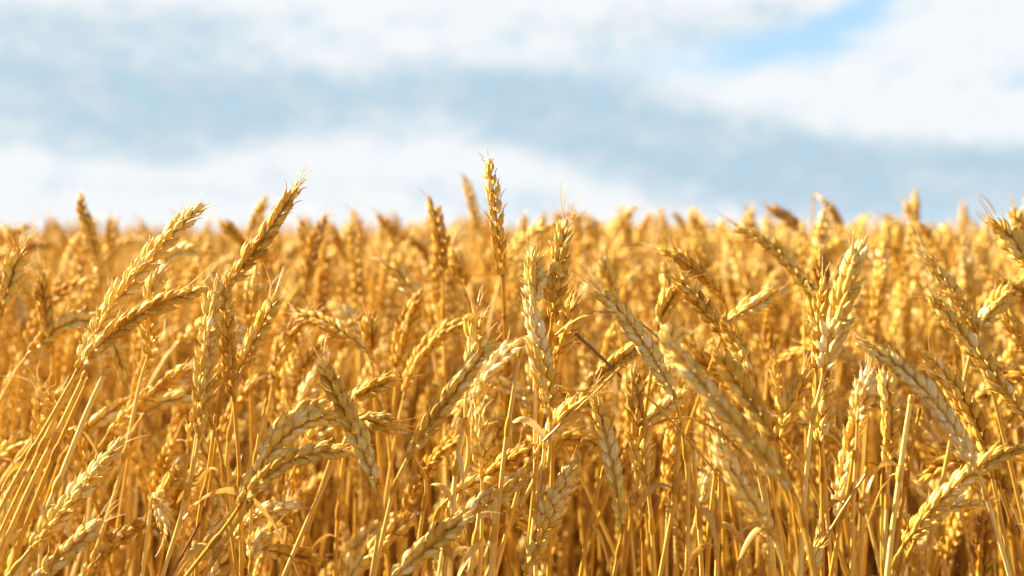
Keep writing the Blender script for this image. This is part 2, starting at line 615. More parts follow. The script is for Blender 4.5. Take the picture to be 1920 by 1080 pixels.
def stalk(curve, way, tint, roll, ragged, g, label, group, size=1.0, awn_n=6, awn_len=0.02, leaf=False, fine=True, slim=1.0, wide=1.0):
    """one wheat plant: an Empty at its root, stem, ear (> awns) and sometimes a leaf"""
    tb = norm(curve[4] - curve[0])
    P = stem_path(curve[0], tb, way, g)
    root = P[0].copy()
    e = bpy.data.objects.new('wheat_stalk', None)
    C.objects.link(e)
    e.location = root
    e.empty_display_size = 0.02
    e['label'], e['category'], e['group'] = label, 'wheat', group
    st = stem_mb(P - root, np.clip(0.35 + 0.45 * tint + g.normal(0, 0.08), 0, 1), g, wide)
    link('stem', st.mesh('stem', MAT['stem']), e, root)
    mb, aw = ear_meshes(curve - root, roll, tint, ragged, fine, g, size, awn_n, awn_len, slim=slim)
    ear = link('ear', mb.mesh('ear', MAT['ear']), e, root)
    if awn_n:
        link('awns', aw.mesh('awns', MAT['awn']), ear, root)
    if leaf:
        link('leaf', leaf_mb(P - root, g, 0.5).mesh('leaf', MAT['leaf']), e, root)
    STALKS.append(e)
    return e


# ------------------------------------------------------------------ ground
def ground():
    mb = MB()
    xs = np.concatenate([-np.geomspace(3000, 3, 14), np.linspace(-2, 2, 9), np.geomspace(3, 3000, 14)])
    ys = np.concatenate([-np.geomspace(3000, 3, 10), np.linspace(-2, 4, 13), np.geomspace(5, 3000, 16)])
    g = np.random.default_rng(3)
    V = np.array([(x, y, g.normal(0, 0.006) if abs(x) < 2.5 and -2.5 < y < 5 else 0.0) for y in ys for x in xs])
    nx = len(xs)
    Q = np.array([(j * nx + i, j * nx + i + 1, (j + 1) * nx + i + 1, (j + 1) * nx + i) for j in range(len(ys) - 1) for i in range(nx - 1)], dtype=np.int32)
    mb.add(V, Q, 0.5, 0.0)
    ob = bpy.data.objects.new('soil_ground', mb.mesh('soil_ground', sm))
    C.objects.link(ob)
    ob['kind'] = 'structure'


ground()

# ------------------------------------------------------------------ the stalks that can be told apart
# tip, middle, base of the ear (where they stand, seen from the lens), distance, how much farther the tip is, tint, roll, raggedness,
# points down the stem, label, extras
E = [
 ((383,378),(236,538),(155,672),.88,.01,.78,35,.45,[(100,790),(45,905),(0,1000)],'long pale bleached ear sloping up right, the upper of two crossing at the base',dict(awn_n=9)),
 ((395,540),(258,592),(147,692),.855,-.005,.50,8,.15,[(95,785),(40,880),(-15,985)],'low sloping golden ear under the long pale bleached one, its two long awns pointing right',dict(awn_n=8,awn_len=.034)),
 ((148,363),(166,430),(196,520),1.22,.02,.34,15,.1,[(206,600)],'blurred upright ear whose amber tip stands against the sky at the left end',dict()),
 ((562,342),(500,438),(428,534),.90,.0,.46,20,.35,[(400,640),(372,800)],'tall golden ear slanting right with its ragged tip against white cloud',dict(awn_n=8)),
 ((409,518),(388,650),(374,812),.83,.0,.56,62,.3,[(364,870),(335,985),(305,1075)],'upright sharp ear with stacked broad kernels on a straight stem, left of a dark one',dict(awn_n=5)),
 ((424,512),(424,625),(438,740),.89,.0,.24,75,.3,[(448,860),(452,960),(453,1080)],'dark amber upright ear squeezed between the stacked broad one and a thin slanting one',dict(awn_n=7)),
 ((520,551),(487,616),(448,700),.90,.0,.60,10,.35,[(440,760),(425,860),(430,960)],'thin sharp golden ear slanting right with loose awns, beside the dark upright one',dict(awn_n=9,awn_len=.03)),
 ((479,500),(474,550),(468,612),1.08,.02,.28,60,.1,[(470,700)],'blurred dark ear standing behind the tall slanting ear with cloud behind its tip',dict()),
 ((552,591),(612,607),(687,657),1.0,.03,.22,25,.15,[(712,690),(722,760)],'dark brown ear lying nearly flat, its awned tip pointing left',dict(awn_n=8,awn_len=.028)),
 ((507,728),(528,668),(562,612),1.06,.02,.22,30,.1,[(585,590),(610,620),(622,720)],'blurred dark ear hanging head down below the flat lying dark brown ear',dict()),
 ((34,468),(22,520),(4,585),.92,.0,.50,20,.35,[(-14,680)],'ear cut by the left edge with bristling awns above it',dict(awn_n=10,awn_len=.028)),
 ((76,505),(86,585),(100,655),1.02,.0,.36,15,.15,[(97,720),(92,780)],'slim slightly blurred amber ear curving up near the left edge',dict()),
 ((188,492),(165,562),(140,640),1.25,.0,.62,25,.2,[(120,730)],'soft blurred pale ear behind the long bleached one',dict()),
 ((288,512),(282,580),(280,664),.93,.0,.70,30,.35,[(262,720),(228,883),(196,985),(165,1080)],'pale upright ear behind two crossing ears, its long straight stem running down to the bottom',dict()),
 ((382,474),(335,472),(290,508),1.12,.02,.85,20,.2,[(278,545),(272,640)],'blurred bleached ear nodding right, glowing white on top',dict()),
 ((412,415),(436,436),(462,466),1.35,.0,.35,15,.1,[(480,520)],'small blurred ear tipped left at the skyline just before the slanting tall ear',dict()),
 ((500,372),(487,396),(466,436),1.4,.0,.42,20,.1,[(452,500)],'blurred thin ear arching right behind the tall slanting ear tip',dict()),
 ((6,425),(16,445),(32,480),1.5,.0,.32,20,.1,[(40,540)],'blurred dark ear tip tilting left at the skyline by the left edge',dict()),
 ((87,414),(88,440),(90,480),1.9,.0,.3,20,.1,[],'blurred stubby upright ear on the skyline, first from the left edge',dict()),
 ((206,410),(208,445),(204,490),1.5,.0,.3,20,.1,[],'blurred dark upright ear tip right beside the amber tip standing against the sky',dict()),
 ((120,728),(98,760),(70,805),1.02,.0,.62,20,.2,[(40,850),(0,905)],'blurred pale ear slanting behind the bundle of leaning stems',dict()),
 ((352,683),(285,738),(205,812),.96,.0,.52,25,.45,[(165,870),(120,950)],'loose shaggy golden ear slanting right, half hidden behind the stem of the pale upright ear',dict(awn_n=9)),
 ((250,752),(205,774),(155,810),1.0,.01,.48,10,.1,[(120,850),(90,930)],'smooth blurred ear lying low just right of the bundle of leaning stems',dict(awn_n=3)),
 ((362,764),(322,750),(272,775),.99,.01,.52,10,.1,[(250,810),(235,900)],'short nodding ear with neat kernels, left of the upright ear with stacked broad kernels',dict(awn_n=3)),
 ((230,820),(158,910),(62,1024),.83,.0,.60,48,.25,[(30,1062),(-10,1110)],'big sharp golden ear climbing from the bottom left corner, plump kernels in full sun',dict(awn_n=6)),
 ((192,975),(130,1030),(66,1088),.82,.0,.58,15,.3,[(30,1120)],'sharp plump ear in the bottom left corner, lower of two parallel ears',dict(awn_n=5,awn_len=.026)),
 ((345,865),(318,910),(288,952),.98,.0,.58,30,.3,[(265,990),(240,1060)],'blurred pale ear low between the long straight stem and the slanting bare ones',dict(awn_n=4)),
 ((312,1000),(306,965),(291,938),.90,.0,.92,40,.8,[(288,925),(282,960),(270,1050)],'small withered white ear dangling head down near the bottom left',dict(awn_n=3,size=.75)),
 ((655,797),(553,800),(456,932),.84,.0,.50,18,.2,[(420,975),(360,1045),(320,1090)],'golden ear arching over to the right, upper of the arching pair on long leaning stems',dict(awn_n=7)),
 ((668,850),(548,862),(452,945),.82,.0,.56,5,.1,[(425,985),(385,1035),(345,1085)],'neatly braided ear arching right, lower of the arching pair on long leaning stems',dict(awn_n=4)),
 ((606,1048),(552,1040),(497,1028),.97,.02,.34,10,.1,[(470,1034),(452,1075)],'dark braided ear lying flat along the bottom, blurred',dict(awn_n=5)),
 ((505,1002),(482,1012),(472,1045),.90,.0,.95,50,.7,[(470,1070)],'ragged bleached stub of an ear at the bottom beside the flat dark one',dict(awn_n=3,size=.8)),
 ((612,752),(555,782),(500,822),.95,.0,.55,15,.2,[(470,860),(455,960)],'half hidden sloping ear just above the arching pair',dict(awn_n=4)),
 ((915,295),(928,390),(942,515),.88,.0,.40,6,.12,[(946,580),(948,680)],'tallest upright amber ear, standing alone against the cloud near the middle',dict(awn_n=3,awn_len=.010,slim=.86,back=.10,size=.95)),
 ((869,327),(884,376),(902,440),1.55,.0,.32,20,.1,[(908,500)],'blurred slim ear standing against the sky just behind the tallest ear',dict()),
 ((805,370),(822,435),(830,520),1.12,.0,.36,15,.15,[(832,620)],'slightly blurred amber ear with sky round its tip, second tallest left of the tallest ear',dict()),
 ((1000,462),(1002,510),(1003,575),.862,.0,1.0,40,.7,[(1003,620)],'ragged bleached white ear left of the golden bushy upright one',dict(awn_n=6,awn_len=.026)),
 ((984,560),(1014,665),(1032,778),.84,.0,.82,30,.3,[(1030,860),(1010,960),(990,1080)],'long pale cream ear hanging straight below the ragged white one',dict(awn_n=3)),
 ((1060,410),(1050,490),(1036,595),.87,.0,.52,55,.5,[(1028,660)],'golden bushy upright ear, its tip just touching the sky, beside the ragged white one',dict(awn_n=9,awn_len=.03)),
 ((1076,550),(1062,610),(1042,672),.90,.0,.36,60,.4,[(1040,740)],'dark golden ragged ear under the golden bushy upright one',dict(awn_n=5)),
 ((926,638),(850,735),(768,852),.84,.0,.58,8,.15,[(742,905),(728,960)],'neatly braided golden ear slanting up to the right in the clear centre of the crop',dict(awn_n=5)),
 ((892,580),(893,640),(880,712),.90,.0,.62,35,.5,[(872,770),(880,850),(862,920)],'shaggy golden ear just above the slanting braided one in the centre',dict(awn_n=9,awn_len=.026)),
 ((893,770),(900,820),(903,888),.86,.0,.66,50,.3,[(905,950),(900,1080)],'short upright pale ear between two bare stems below the slanting braided ear',dict(awn_n=4)),
 ((598,668),(655,785),(708,912),.82,.0,.54,-8,.08,[(716,940),(708,1010),(696,1085)],'sharp fat braided ear tilting left, crossing in front of the arching pair',dict(awn_n=7,awn_len=.022)),
 ((752,713),(712,722),(662,748),.93,.0,.46,10,.2,[(645,790)],'small ear pointing right from behind the fat braided tilting one',dict(awn_n=5)),
 ((738,795),(712,790),(684,782),.88,.0,.52,25,.4,[(668,790),(640,840)],'tuft of awns and husks poking out right of the fat braided tilting ear',dict(awn_n=9,awn_len=.028,size=.8)),
 ((1112,735),(1062,778),(1016,832),.87,.0,.56,20,.45,[(985,880),(960,960)],'shaggy sloping ear crossed by a dark straight stem near the centre',dict(awn_n=8)),
 ((1000,830),(930,880),(850,928),.90,.0,.52,15,.3,[(820,960),(800,1040)],'loose golden ear sloping low across the bare stems in the centre',dict(awn_n=5)),
 ((985,880),(930,930),(858,975),.86,.0,.64,20,.4,[(840,1000),(832,1080)],'broad pale sloping ear crossing three upright stems low in the centre',dict(awn_n=6)),
 ((885,962),(815,1015),(738,1080),.80,.0,.60,12,.2,[(700,1120)],'plump near ear climbing out of the bottom edge near the centre',dict(awn_n=4)),
 ((1076,862),(1032,960),(988,1072),.83,.0,.66,40,.45,[(975,1110)],'shaggy slanting ear low in the centre, its left side catching white sunlight',dict(awn_n=6)),
 ((1110,738),(1140,835),(1168,990),.82,.0,.56,-6,.08,[(1160,1035),(1150,1085)],'long braided ear tilting slightly left, first of two side by side below the dark stick',dict(awn_n=7)),
 ((1186,690),(1196,790),(1212,900),.85,.0,.54,50,.4,[(1220,960),(1228,1080)],'bushy upright ear right beside the long braided tilting one',dict(awn_n=6)),
 ((1195,860),(1200,920),(1205,975),.90,.0,.42,40,.3,[(1206,1020)],'dull shaded stub of an ear under the bushy upright one',dict(awn_n=3,size=.85)),
 ((1217,636),(1165,672),(1104,726),.93,.0,.46,10,.15,[(1080,760)],'amber ear sloping up to the right behind the hooked awned golden one',dict(awn_n=4)),
 ((1290,735),(1245,765),(1190,810),.95,.02,.50,5,.1,[(1175,840)],'plump ear lying behind the bushy upright ear, only its right end clear',dict(awn_n=3)),
 ((1113,546),(1176,600),(1264,738),.83,.0,.50,10,.2,[(1278,800),(1290,900),(1288,1080)],'sharp golden ear bowing left with long awns, kernels fanned like a braid',dict(awn_n=9,awn_len=.034)),
 ((1233,463),(1302,505),(1356,560),.99,.0,.30,60,.2,[(1364,585),(1353,605),(1352,660),(1353,760)],'hooked dark amber ear bent over its stem, tip pointing left',dict(awn_n=9,awn_len=.03)),
 ((1262,516),(1312,566),(1350,622),.92,.0,.34,30,.35,[(1372,680)],'dark awned ear bowing left directly under the hooked amber one',dict(awn_n=9,awn_len=.03)),
 ((1352,600),(1380,640),(1408,696),.91,.0,.36,35,.3,[(1420,760)],'amber ear with dark husk tips behind the big blurred near one',dict(awn_n=5)),
 ((1278,532),(1254,565),(1234,612),.92,.0,.42,10,.15,[(1225,670)],'small sharp amber ear upright under the hooked one, kernels in clear rows',dict(awn_n=2)),
 ((1238,618),(1345,755),(1482,915),.67,.0,.62,10,.1,[(1500,950),(1530,1100)],'largest ear, big blurred near one slanting down to the right',dict(awn_n=4,wide=.9)),
 ((1338,650),(1394,735),(1446,815),.72,.0,.50,12,.1,[(1470,880)],'blurred fat ear tucked behind the largest near ear',dict(awn_n=3)),
 ((1342,815),(1380,900),(1450,1004),.73,.0,.8,30,.3,[(1470,1060),(1480,1120)],'blurred pale near ear slanting down right below the largest one',dict(awn_n=4)),
 ((1376,432),(1452,466),(1516,552),1.04,.0,.40,25,.25,[(1530,620)],'amber ear bowing left with its tip just under the skyline, long dark back',dict(awn_n=6,awn_len=.028)),
 ((1614,452),(1585,545),(1545,690),.82,.0,.86,55,.4,[(1538,730),(1520,805),(1508,940),(1500,1085)],'big sharp cream ear leaning right with fanned husks and a long pale stem',dict(awn_n=9,awn_len=.022,slim=1.08)),
 ((1544,520),(1538,595),(1530,690),.87,.0,.56,60,.5,[(1535,760)],'golden ragged ear close beside the big sharp cream one, its awns straight up',dict(awn_n=7,awn_len=.03)),
 ((1546,684),(1540,750),(1537,828),.86,.0,.50,40,.4,[(1541,880),(1542,1085)],'amber ear hidden behind the long pale stem of the big cream one',dict(awn_n=3)),
 ((1657,450),(1650,525),(1638,620),1.2,.0,.60,30,.2,[],'blurred upright ear right of the big sharp cream one',dict()),
 ((1734,480),(1776,535),(1830,620),.90,.0,.42,25,.3,[(1850,690)],'rear one of two ears bowing left side by side, dark husk tips',dict(awn_n=7,awn_len=.026)),
 ((1737,546),(1818,645),(1918,776),.84,.0,.44,6,.1,[(1945,850),(1960,1000)],'long sharp braided ear bowing left, front of the side by side pair at right',dict(awn_n=8,awn_len=.028)),
 ((1892,535),(1866,572),(1834,614),.90,.0,.66,20,.4,[(1820,660)],'pale frayed ear leaning right above the long sharp braided one',dict(awn_n=9,awn_len=.026)),
 ((1860,415),(1890,446),(1930,500),.93,.0,.46,20,.4,[(1950,560)],'golden ear entering from the right edge, awns bristling against the sky',dict(awn_n=10,awn_len=.03)),
 ((1901,388),(1910,425),(1922,470),1.15,.0,.44,20,.2,[(1930,560)],'blurred upright ear at the right edge with its tip against the sky',dict()),
 ((1868,556),(1896,600),(1925,660),.95,.0,.26,45,.3,[(1940,740)],'dark brown ear at the right edge behind the pale frayed one',dict(awn_n=4)),
 ((1600,640),(1722,722),(1830,885),.79,.0,.84,15,.2,[(1843,912),(1858,960),(1895,1085)],'large blurred near ear arching left over the bare stems at right',dict(awn_n=6)),
 ((1718,655),(1798,742),(1850,850),.83,.0,.42,15,.15,[(1862,900)],'amber ear running just behind the large arching near ear',dict(awn_n=4)),
 ((1940,838),(1822,885),(1697,1018),.84,.0,.48,8,.1,[(1680,1050),(1668,1110)],'sharp plump braided ear rising to the right edge from low down',dict(awn_n=3)),
 ((1852,948),(1775,955),(1716,1012),.86,.0,.52,15,.2,[(1700,1050)],'small thin ear hugging the underside of the plump one at right',dict(awn_n=3,slim=.75)),
 ((1652,690),(1668,770),(1664,872),.90,.0,.52,5,.12,[(1664,930),(1655,1080)],'medium sharp upright ear with clear rows of kernels beneath the arching near ear',dict(awn_n=4)),
 ((1628,690),(1620,730),(1608,785),.92,.0,1.0,40,.6,[(1606,840),(1600,940)],'small bright white ear just left of the medium sharp upright one',dict(awn_n=3)),
 ((1512,692),(1488,752),(1461,820),.89,.0,.50,30,.3,[(1478,840),(1510,885),(1560,1000),(1590,1080)],'thin ear leaning right with its stem kinked back across the bare stalks',dict(awn_n=5)),
 ((1535,1015),(1522,1045),(1506,1085),.86,.0,.50,20,.3,[(1495,1110)],'short ear just showing over the bottom edge between pale stems',dict(awn_n=4)),
 ((1715,828),(1748,856),(1792,892),1.15,.0,.45,20,.2,[(1815,930)],'blurred thin ear pointing left beneath the large arching near ear',dict()),
 ((1717,357),(1716,392),(1714,450),1.75,.0,.38,20,.1,[],'blurred upright ear standing tallest of the right hand skyline against blue sky',dict()),
 ((1807,378),(1807,410),(1806,460),2.3,.0,.7,20,.1,[],'faint very blurred upright ear on the skyline between the tallest right one and the edge',dict()),
 ((1436,387),(1470,405),(1512,440),1.5,.0,.32,20,.1,[(1530,480)],'blurred dark ear bowing left on the skyline, left of the folded one',dict()),
 ((1578,430),(1562,398),(1538,372),1.55,.0,.5,20,.1,[(1530,366),(1524,380),(1522,440)],'blurred ear folded over its stem on the skyline, head hanging right',dict()),
 ((1547,392),(1540,440),(1530,500),1.3,.0,.56,20,.2,[],'blurred golden upright ear just under the folded skyline one',dict()),
 ((1534,468),(1540,505),(1546,560),1.1,.0,.18,50,.2,[],'dark brown upright ear behind the golden ragged ear with straight awns',dict()),
 ((1465,548),(1425,565),(1368,598),.98,.0,.52,15,.15,[(1350,640)],'sunlit ear lying low, tip to the right, right of the hooked amber one',dict(awn_n=2)),
 ((1438,585),(1442,625),(1440,680),1.12,.0,.2,40,.2,[],'dark blurred ear hanging below the sunlit low lying one',dict()),
 ((1165,400),(1174,430),(1184,475),1.6,.0,.36,20,.1,[],'blurred dark upright ear on the skyline, second right of the bushy upright one',dict()),
 ((1238,390),(1243,420),(1250,470),1.9,.0,.42,20,.1,[],'blurred tall thin ear on the skyline above the hooked amber ear tip',dict()),
 ((1293,398),(1304,425),(1322,468),1.5,.0,.5,20,.1,[],'blurred golden ear on the skyline right above the hooked amber ear',dict()),
 ((1398,390),(1406,415),(1418,455),1.8,.0,.4,20,.1,[],'blurred amber ear tilting left on the skyline above the bowed ear with long dark back',dict()),
 ((1096,408),(1108,432),(1122,470),1.6,.0,.36,20,.1,[],'blurred amber ear tilting left on the skyline, next right of the bushy upright one',dict()),
 ((668,402),(676,428),(684,470),1.7,.0,.34,20,.1,[],'blurred thin dark ear with a knobbed tip on the skyline left of centre',dict()),
 ((708,403),(728,424),(748,468),1.45,.0,.32,20,.1,[],'blurred stout dark ear bowing left on the skyline, next right of the knobbed thin one',dict()),
 ((613,417),(626,438),(645,475),1.5,.0,.34,20,.1,[],'blurred dark ear bowing left on the skyline right of the tall slanting ear',dict()),
 ((716,488),(748,515),(790,560),1.1,.0,.86,20,.3,[(800,600)],'blurred bleached ear bowing left under the stout dark skyline one',dict(awn_n=7)),
 ((846,465),(858,500),(872,545),1.12,.0,.4,20,.2,[],'blurred amber ear in the gap between the two tallest central ears, below the skyline',dict()),
 ((636,572),(650,590),(668,618),1.15,.0,1.0,40,.5,[],'blurred white bleached ear just above the flat lying dark brown one',dict()),
 ((690,592),(694,620),(697,660),1.0,.0,.32,30,.2,[],'dark upright ear beside the butt of the flat lying brown one',dict(awn_n=5)),
 ((1126,478),(1136,508),(1148,552),1.15,.0,.8,20,.2,[],'blurred pale ear upright between the golden bushy one and the hooked amber one',dict()),
 ((985,402),(980,430),(972,470),1.7,.0,.36,20,.1,[],'blurred amber ear on the skyline right of the tallest ear',dict()),
 ((1020,398),(1014,425),(1005,462),1.6,.0,.42,20,.1,[],'blurred golden ear leaning right on the skyline behind the ragged white ear tip',dict()),
 ((765,425),(776,445),(790,485),1.9,.0,.36,20,.1,[],'small blurred ear on the skyline next left of the second tallest amber one',dict()),
 ((1470,1080),(1455,1050),(1450,1020),.95,.0,.4,20,.2,[(1450,1000),(1456,1030),(1462,1100)],'small drooping ear tip low between near stems',dict(awn_n=2)),
 ((1320,880),(1322,905),(1310,945),.97,.0,.95,40,.5,[(1300,1000),(1290,1075)],'little white frayed ear among bare stems below the largest near ear',dict(awn_n=2,size=.85)),
 ((1660,408),(1664,432),(1668,470),1.7,.0,.5,20,.1,[],'blurred golden ear on the skyline above the blurred upright one beside the big cream ear',dict()),
 ((1790,560),(1800,600),(1806,650),1.1,.0,.5,30,.2,[],'blurred golden ear glimpsed between the side by side bowing pair',dict()),
 ((60,1000),(40,1040),(15,1085),.93,.0,.45,20,.3,[],'dim ear behind the lowest leaning stems in the bottom left corner',dict(awn_n=2)),
]
GR = 'wheat stalks that stand out one by one'
HEROES = []
for i, (t_, m_, b_, d_, dz, tint, roll, rag, way, label, kw) in enumerate(E):
    g = np.random.default_rng(1000 + i)
    yj = g.normal(0, 0.012)
    tip, base = at(*t_, d_ + dz + yj), at(*b_, d_ + yj)
    mid = at(*m_, d_ + dz * 0.5 + yj + g.normal(0, 0.004))
    kw = dict(kw)
    bk = kw.pop('back', 0.01)
    wy = [at(x, y, d_ + yj + bk * (k + 1)) for k, (x, y) in enumerate(way)]
    far = d_ > 1.05
    kw.setdefault('awn_n', 3 if far else 6)
    kw.setdefault('awn_len', .012 if far else .02)
    kw.setdefault('size', float(g.uniform(.88, 1.08)))
    tint = .08 + .76 * tint
    stalk(quad_bezier(base, mid, tip), wy, tint, R(roll + g.normal(0, 5)), rag, g, label, GR, fine=not far,
          leaf=(i % 17 == 4 and not far), **kw)
    HEROES.append((m_, label, d_))
# ------------------------------------------------------------------ the stalks between and behind them
def lean_at(px, g):
    """the crop leans right at the left side and left at the right side"""
    return np.interp(px, [0, 350, 700, 1000, 1400, 1920], [0.55, 0.40, 0.15, 0.0, -0.30, -0.50]) + g.normal(0, 0.28)


N_FILL = 300 - len(E)
gf = np.random.default_rng(77)
FILL = []
for i in range(N_FILL):
    d = 1.0 + 0.70 * (i / N_FILL) ** 0.9
    px = (i * 0.61803 % 1.0) * 2010 - 45 + gf.normal(0, 14)
    top = 425 if d > 1.3 else 470
    py = top + gf.beta(1.15, 1.6) * (480 if d < 1.35 else 330)
    if d > 1.25:                                         # these reach up to the skyline and break it
        py = 396 + gf.beta(1.0, 2.2) * 260
    low = i % 4 == 1                                     # shorter shoots whose ears hang among the stems
    if low:
        d = gf.uniform(.93, 1.12)
        py = gf.uniform(640, 980)
    L = gf.normal(0.086, 0.011)
    lean = lean_at(px, gf) * (1.5 if low else 1)
    if gf.random() < (0.35 if low else 0.16):
        lean += gf.choice([-1, 1]) * gf.uniform(0.6, 1.2)
    tip = at(px, py, d)
    a0 = lean * 0.55
    a1 = lean * 1.25
    dep = gf.normal(0, 0.22)
    va = norm(np.array((math.sin(a0), dep * 0.7, math.cos(a0))))
    vb = norm(np.array((math.sin(a1), dep, math.cos(a1))))
    mid = tip - vb * L * 0.5
    base = mid - va * L * 0.5
    FILL.append(dict(px=px, py=py, d=d, lean=lean, curve=quad_bezier(base, mid, tip), tint=float(np.clip(gf.normal(0.46, 0.17), 0.05, 0.95)), rag=float(gf.uniform(.1, .45)),
                     mid=(px - math.sin(lean) * L * F / d * .5, py + math.cos(lean) * L * F / d * .5)))

ANCHORS = [((150, 420), 'the blurred amber tip at the left end'), ((236, 538), 'the long pale bleached ear'), ((500, 438), 'the tall slanting ear'), ((388, 650), 'the ear with stacked broad kernels'),
           ((612, 607), 'the flat lying dark ear'), ((928, 390), 'the tallest ear'), ((822, 435), 'the second tallest amber ear'), ((1050, 490), 'the golden bushy ear'), ((1014, 665), 'the long cream ear'),
           ((850, 735), 'the central braided ear'), ((655, 785), 'the fat tilting ear'), ((553, 820), 'the arching pair'), ((158, 910), 'the bottom left corner ear'), ((1140, 835), 'the long braided tilting ear'),
           ((1176, 600), 'the awned ear bowing left'), ((1302, 505), 'the hooked amber ear'), ((1345, 755), 'the largest blurred ear'), ((1452, 466), 'the bowed ear with dark back'), ((1585, 545), 'the big cream ear'),
           ((1722, 722), 'the arching near ear'), ((1818, 645), 'the side by side pair'), ((1822, 885), 'the plump ear at right'), ((1716, 392), 'the tallest right skyline ear'), ((1890, 446), 'the ear entering from the right edge'),
           ((1668, 770), 'the medium sharp ear'), ((1380, 900), 'the pale near ear'), ((1032, 960), 'the low shaggy central ear'), ((318, 910), 'the low pale ear by the straight stem')]
TONES = ['dark amber', 'deep golden', 'golden', 'light golden', 'pale straw']
USED = {l_[9] for l_ in E}
for i, q in enumerate(FILL):
    tone = TONES[min(4, int(np.searchsorted([.28, .42, .55, .68], q['tint'])))]
    a = q['lean']
    pose = 'bent rightward' if a > 0.85 else 'leaning right' if a > 0.22 else 'upright' if a > -0.22 else 'leaning left' if a > -0.85 else 'bent leftward'
    near = sorted(range(len(ANCHORS)), key=lambda k: (ANCHORS[k][0][0] - q['mid'][0]) ** 2 + (ANCHORS[k][0][1] - q['mid'][1]) ** 2)
    blur = 'hazy' if q['d'] < 1.3 else 'blurred' if q['d'] < 1.6 else 'very blurred'
    for k in near:
        dx, dy = q['mid'][0] - ANCHORS[k][0][0], q['mid'][1] - ANCHORS[k][0][1]
        far = 'close ' if math.hypot(dx, dy) < 70 else 'well ' if math.hypot(dx, dy) > 170 else ''
        ang = math.degrees(math.atan2(-dy, dx)) % 360
        where = ['right of', 'up right of', 'above', 'up left of', 'left of', 'down left of', 'below', 'down right of'][int((ang + 22.5) // 45) % 8]
        lab = f"{blur} {tone} ear {pose}, {far}{where} {ANCHORS[k][1]}"
        if lab not in USED and len(lab.split()) <= 16:
            break
    USED.add(lab)
    g = np.random.default_rng(5000 + i)
    stalk(q['curve'], [], q['tint'], R(g.uniform(-60, 75)), q['rag'], g, lab, 'blurred wheat stalks between and behind', fine=q['d'] < 1.12, awn_n=5, awn_len=.018, size=float(g.uniform(.82, 1.08)), leaf=(i % 20 == 0))


# ------------------------------------------------------------------ odd things among the wheat
def twig(name, pts, r, mat, label, cat, tint=.4):
    mb = MB()
    P = smooth_path([np.array(p) for p in pts], 22)
    o0 = P[0].copy()
    g = np.random.default_rng(int(abs(P[0][0]) * 1e4))
    P = P + g.normal(0, r * 0.08, P.shape)
    tube(mb, P - o0, r * (1 + 0.12 * np.sin(np.arange(22) * 1.7)), 6, tint)
    ob = bpy.data.objects.new(name, mb.mesh(name, MAT[mat]))
    C.objects.link(ob)
    ob.location = o0
    ob['label'], ob['category'] = label, cat
    return ob


twig('dry_stick', [at(1066, 616, .89), at(1098, 642, .89), at(1138, 680, .92), at(1165, 706, .94)], 0.0012, 'twig', 'dark brown dry stick slanting down between the dark ragged ear and the braided one', 'stick')
twig('loose_straw', [at(1018, 828, .845), at(1060, 788, .845), at(1110, 742, .85), at(1162, 690, .855)], .0009, 'stem', 'thin brownish loose straw lying slantwise across the shaggy sloping ear', 'straw', .4)
twig('loose_straw', [at(1205, 735, .82), at(1255, 785, .825), at(1330, 870, .83), at(1400, 960, .835)], .0008, 'stem', 'thin brownish loose straw slanting down right of the bushy upright ear', 'straw', .4)
twig('loose_straw', [at(375, 980, .86), at(352, 1022, .86), at(320, 1080, .86)], .0009, 'stem', 'short dark split straw between the leaning stems of the arching pair', 'straw', -.2)
twig('loose_straw', [at(1628, 882, .87), at(1590, 940, .87), at(1540, 1020, .87), at(1505, 1075, .87)], .0009, 'stem', 'dull brown loose straw slanting across the pale upright stems at right', 'straw', .3)


def bare(pts, label, d, r=.0015, tint=.5):
    """a bare straw whose ear is broken off or out of sight"""
    g = np.random.default_rng(int(pts[0][0]) + int(pts[0][1]))
    P = [at(x, y, d + .006 * k) for k, (x, y) in enumerate(pts)]
    tb = norm(P[0] - P[1])
    S = stem_path(P[0], tb, P[1:], g)
    root = S[0].copy()
    e = bpy.data.objects.new('bare_stalk', None)
    C.objects.link(e)
    e.location = root
    e.empty_display_size = .02
    e['label'], e['category'], e['group'] = label, 'straw', 'bare straws without an ear in sight'
    link('stem', stem_mb(S - root, tint, g, r / .0013).mesh('stem', MAT['stem']), e, root)
    link('leaf_sheath', leaf_mb(S - root, g, tint, .035).mesh('leaf_sheath', MAT['leaf']), e, root)


bare([(200, 692), (160, 780), (112, 900), (60, 1020), (30, 1085)], 'bright pale bare straw leaning right, the rightmost of the leaning bundle at left', .87, .0017, .75)
bare([(160, 700), (118, 790), (60, 905), (0, 1040)], 'tan bare straw in the middle of the leaning bundle at left', .89, .0016, .55)
bare([(165, 712), (130, 790), (80, 905), (28, 1040)], 'grooved tan bare straw second from the right in the leaning bundle at left', .90, .0015, .5)
bare([(85, 800), (40, 860), (0, 920)], 'amber bare straw leaning right behind the leaning bundle at left', .97, .0015, .45)
bare([(500, 752), (487, 810), (474, 900), (470, 1000)], 'thin bare straw with a cut pale top left of the arching pair', .9, .0011, .6)
bare([(395, 790), (410, 830), (422, 900), (432, 985), (446, 1085)], 'thin bare straw curving down from the ear with stacked kernels', .86, .0011, .5)
bare([(405, 780), (390, 890), (372, 975), (368, 1085)], 'straight golden bare straw right beside the stacked broad ear stem', .88, .0013, .5)
bare([(408, 810), (395, 900), (380, 1000), (360, 1085)], 'amber bare straw behind the two straight ones below the stacked ear', .92, .0012, .4)
bare([(470, 945), (430, 1000), (395, 1060), (370, 1100)], 'golden bare straw slanting to the bottom beneath the arching pair', .84, .0014, .6)
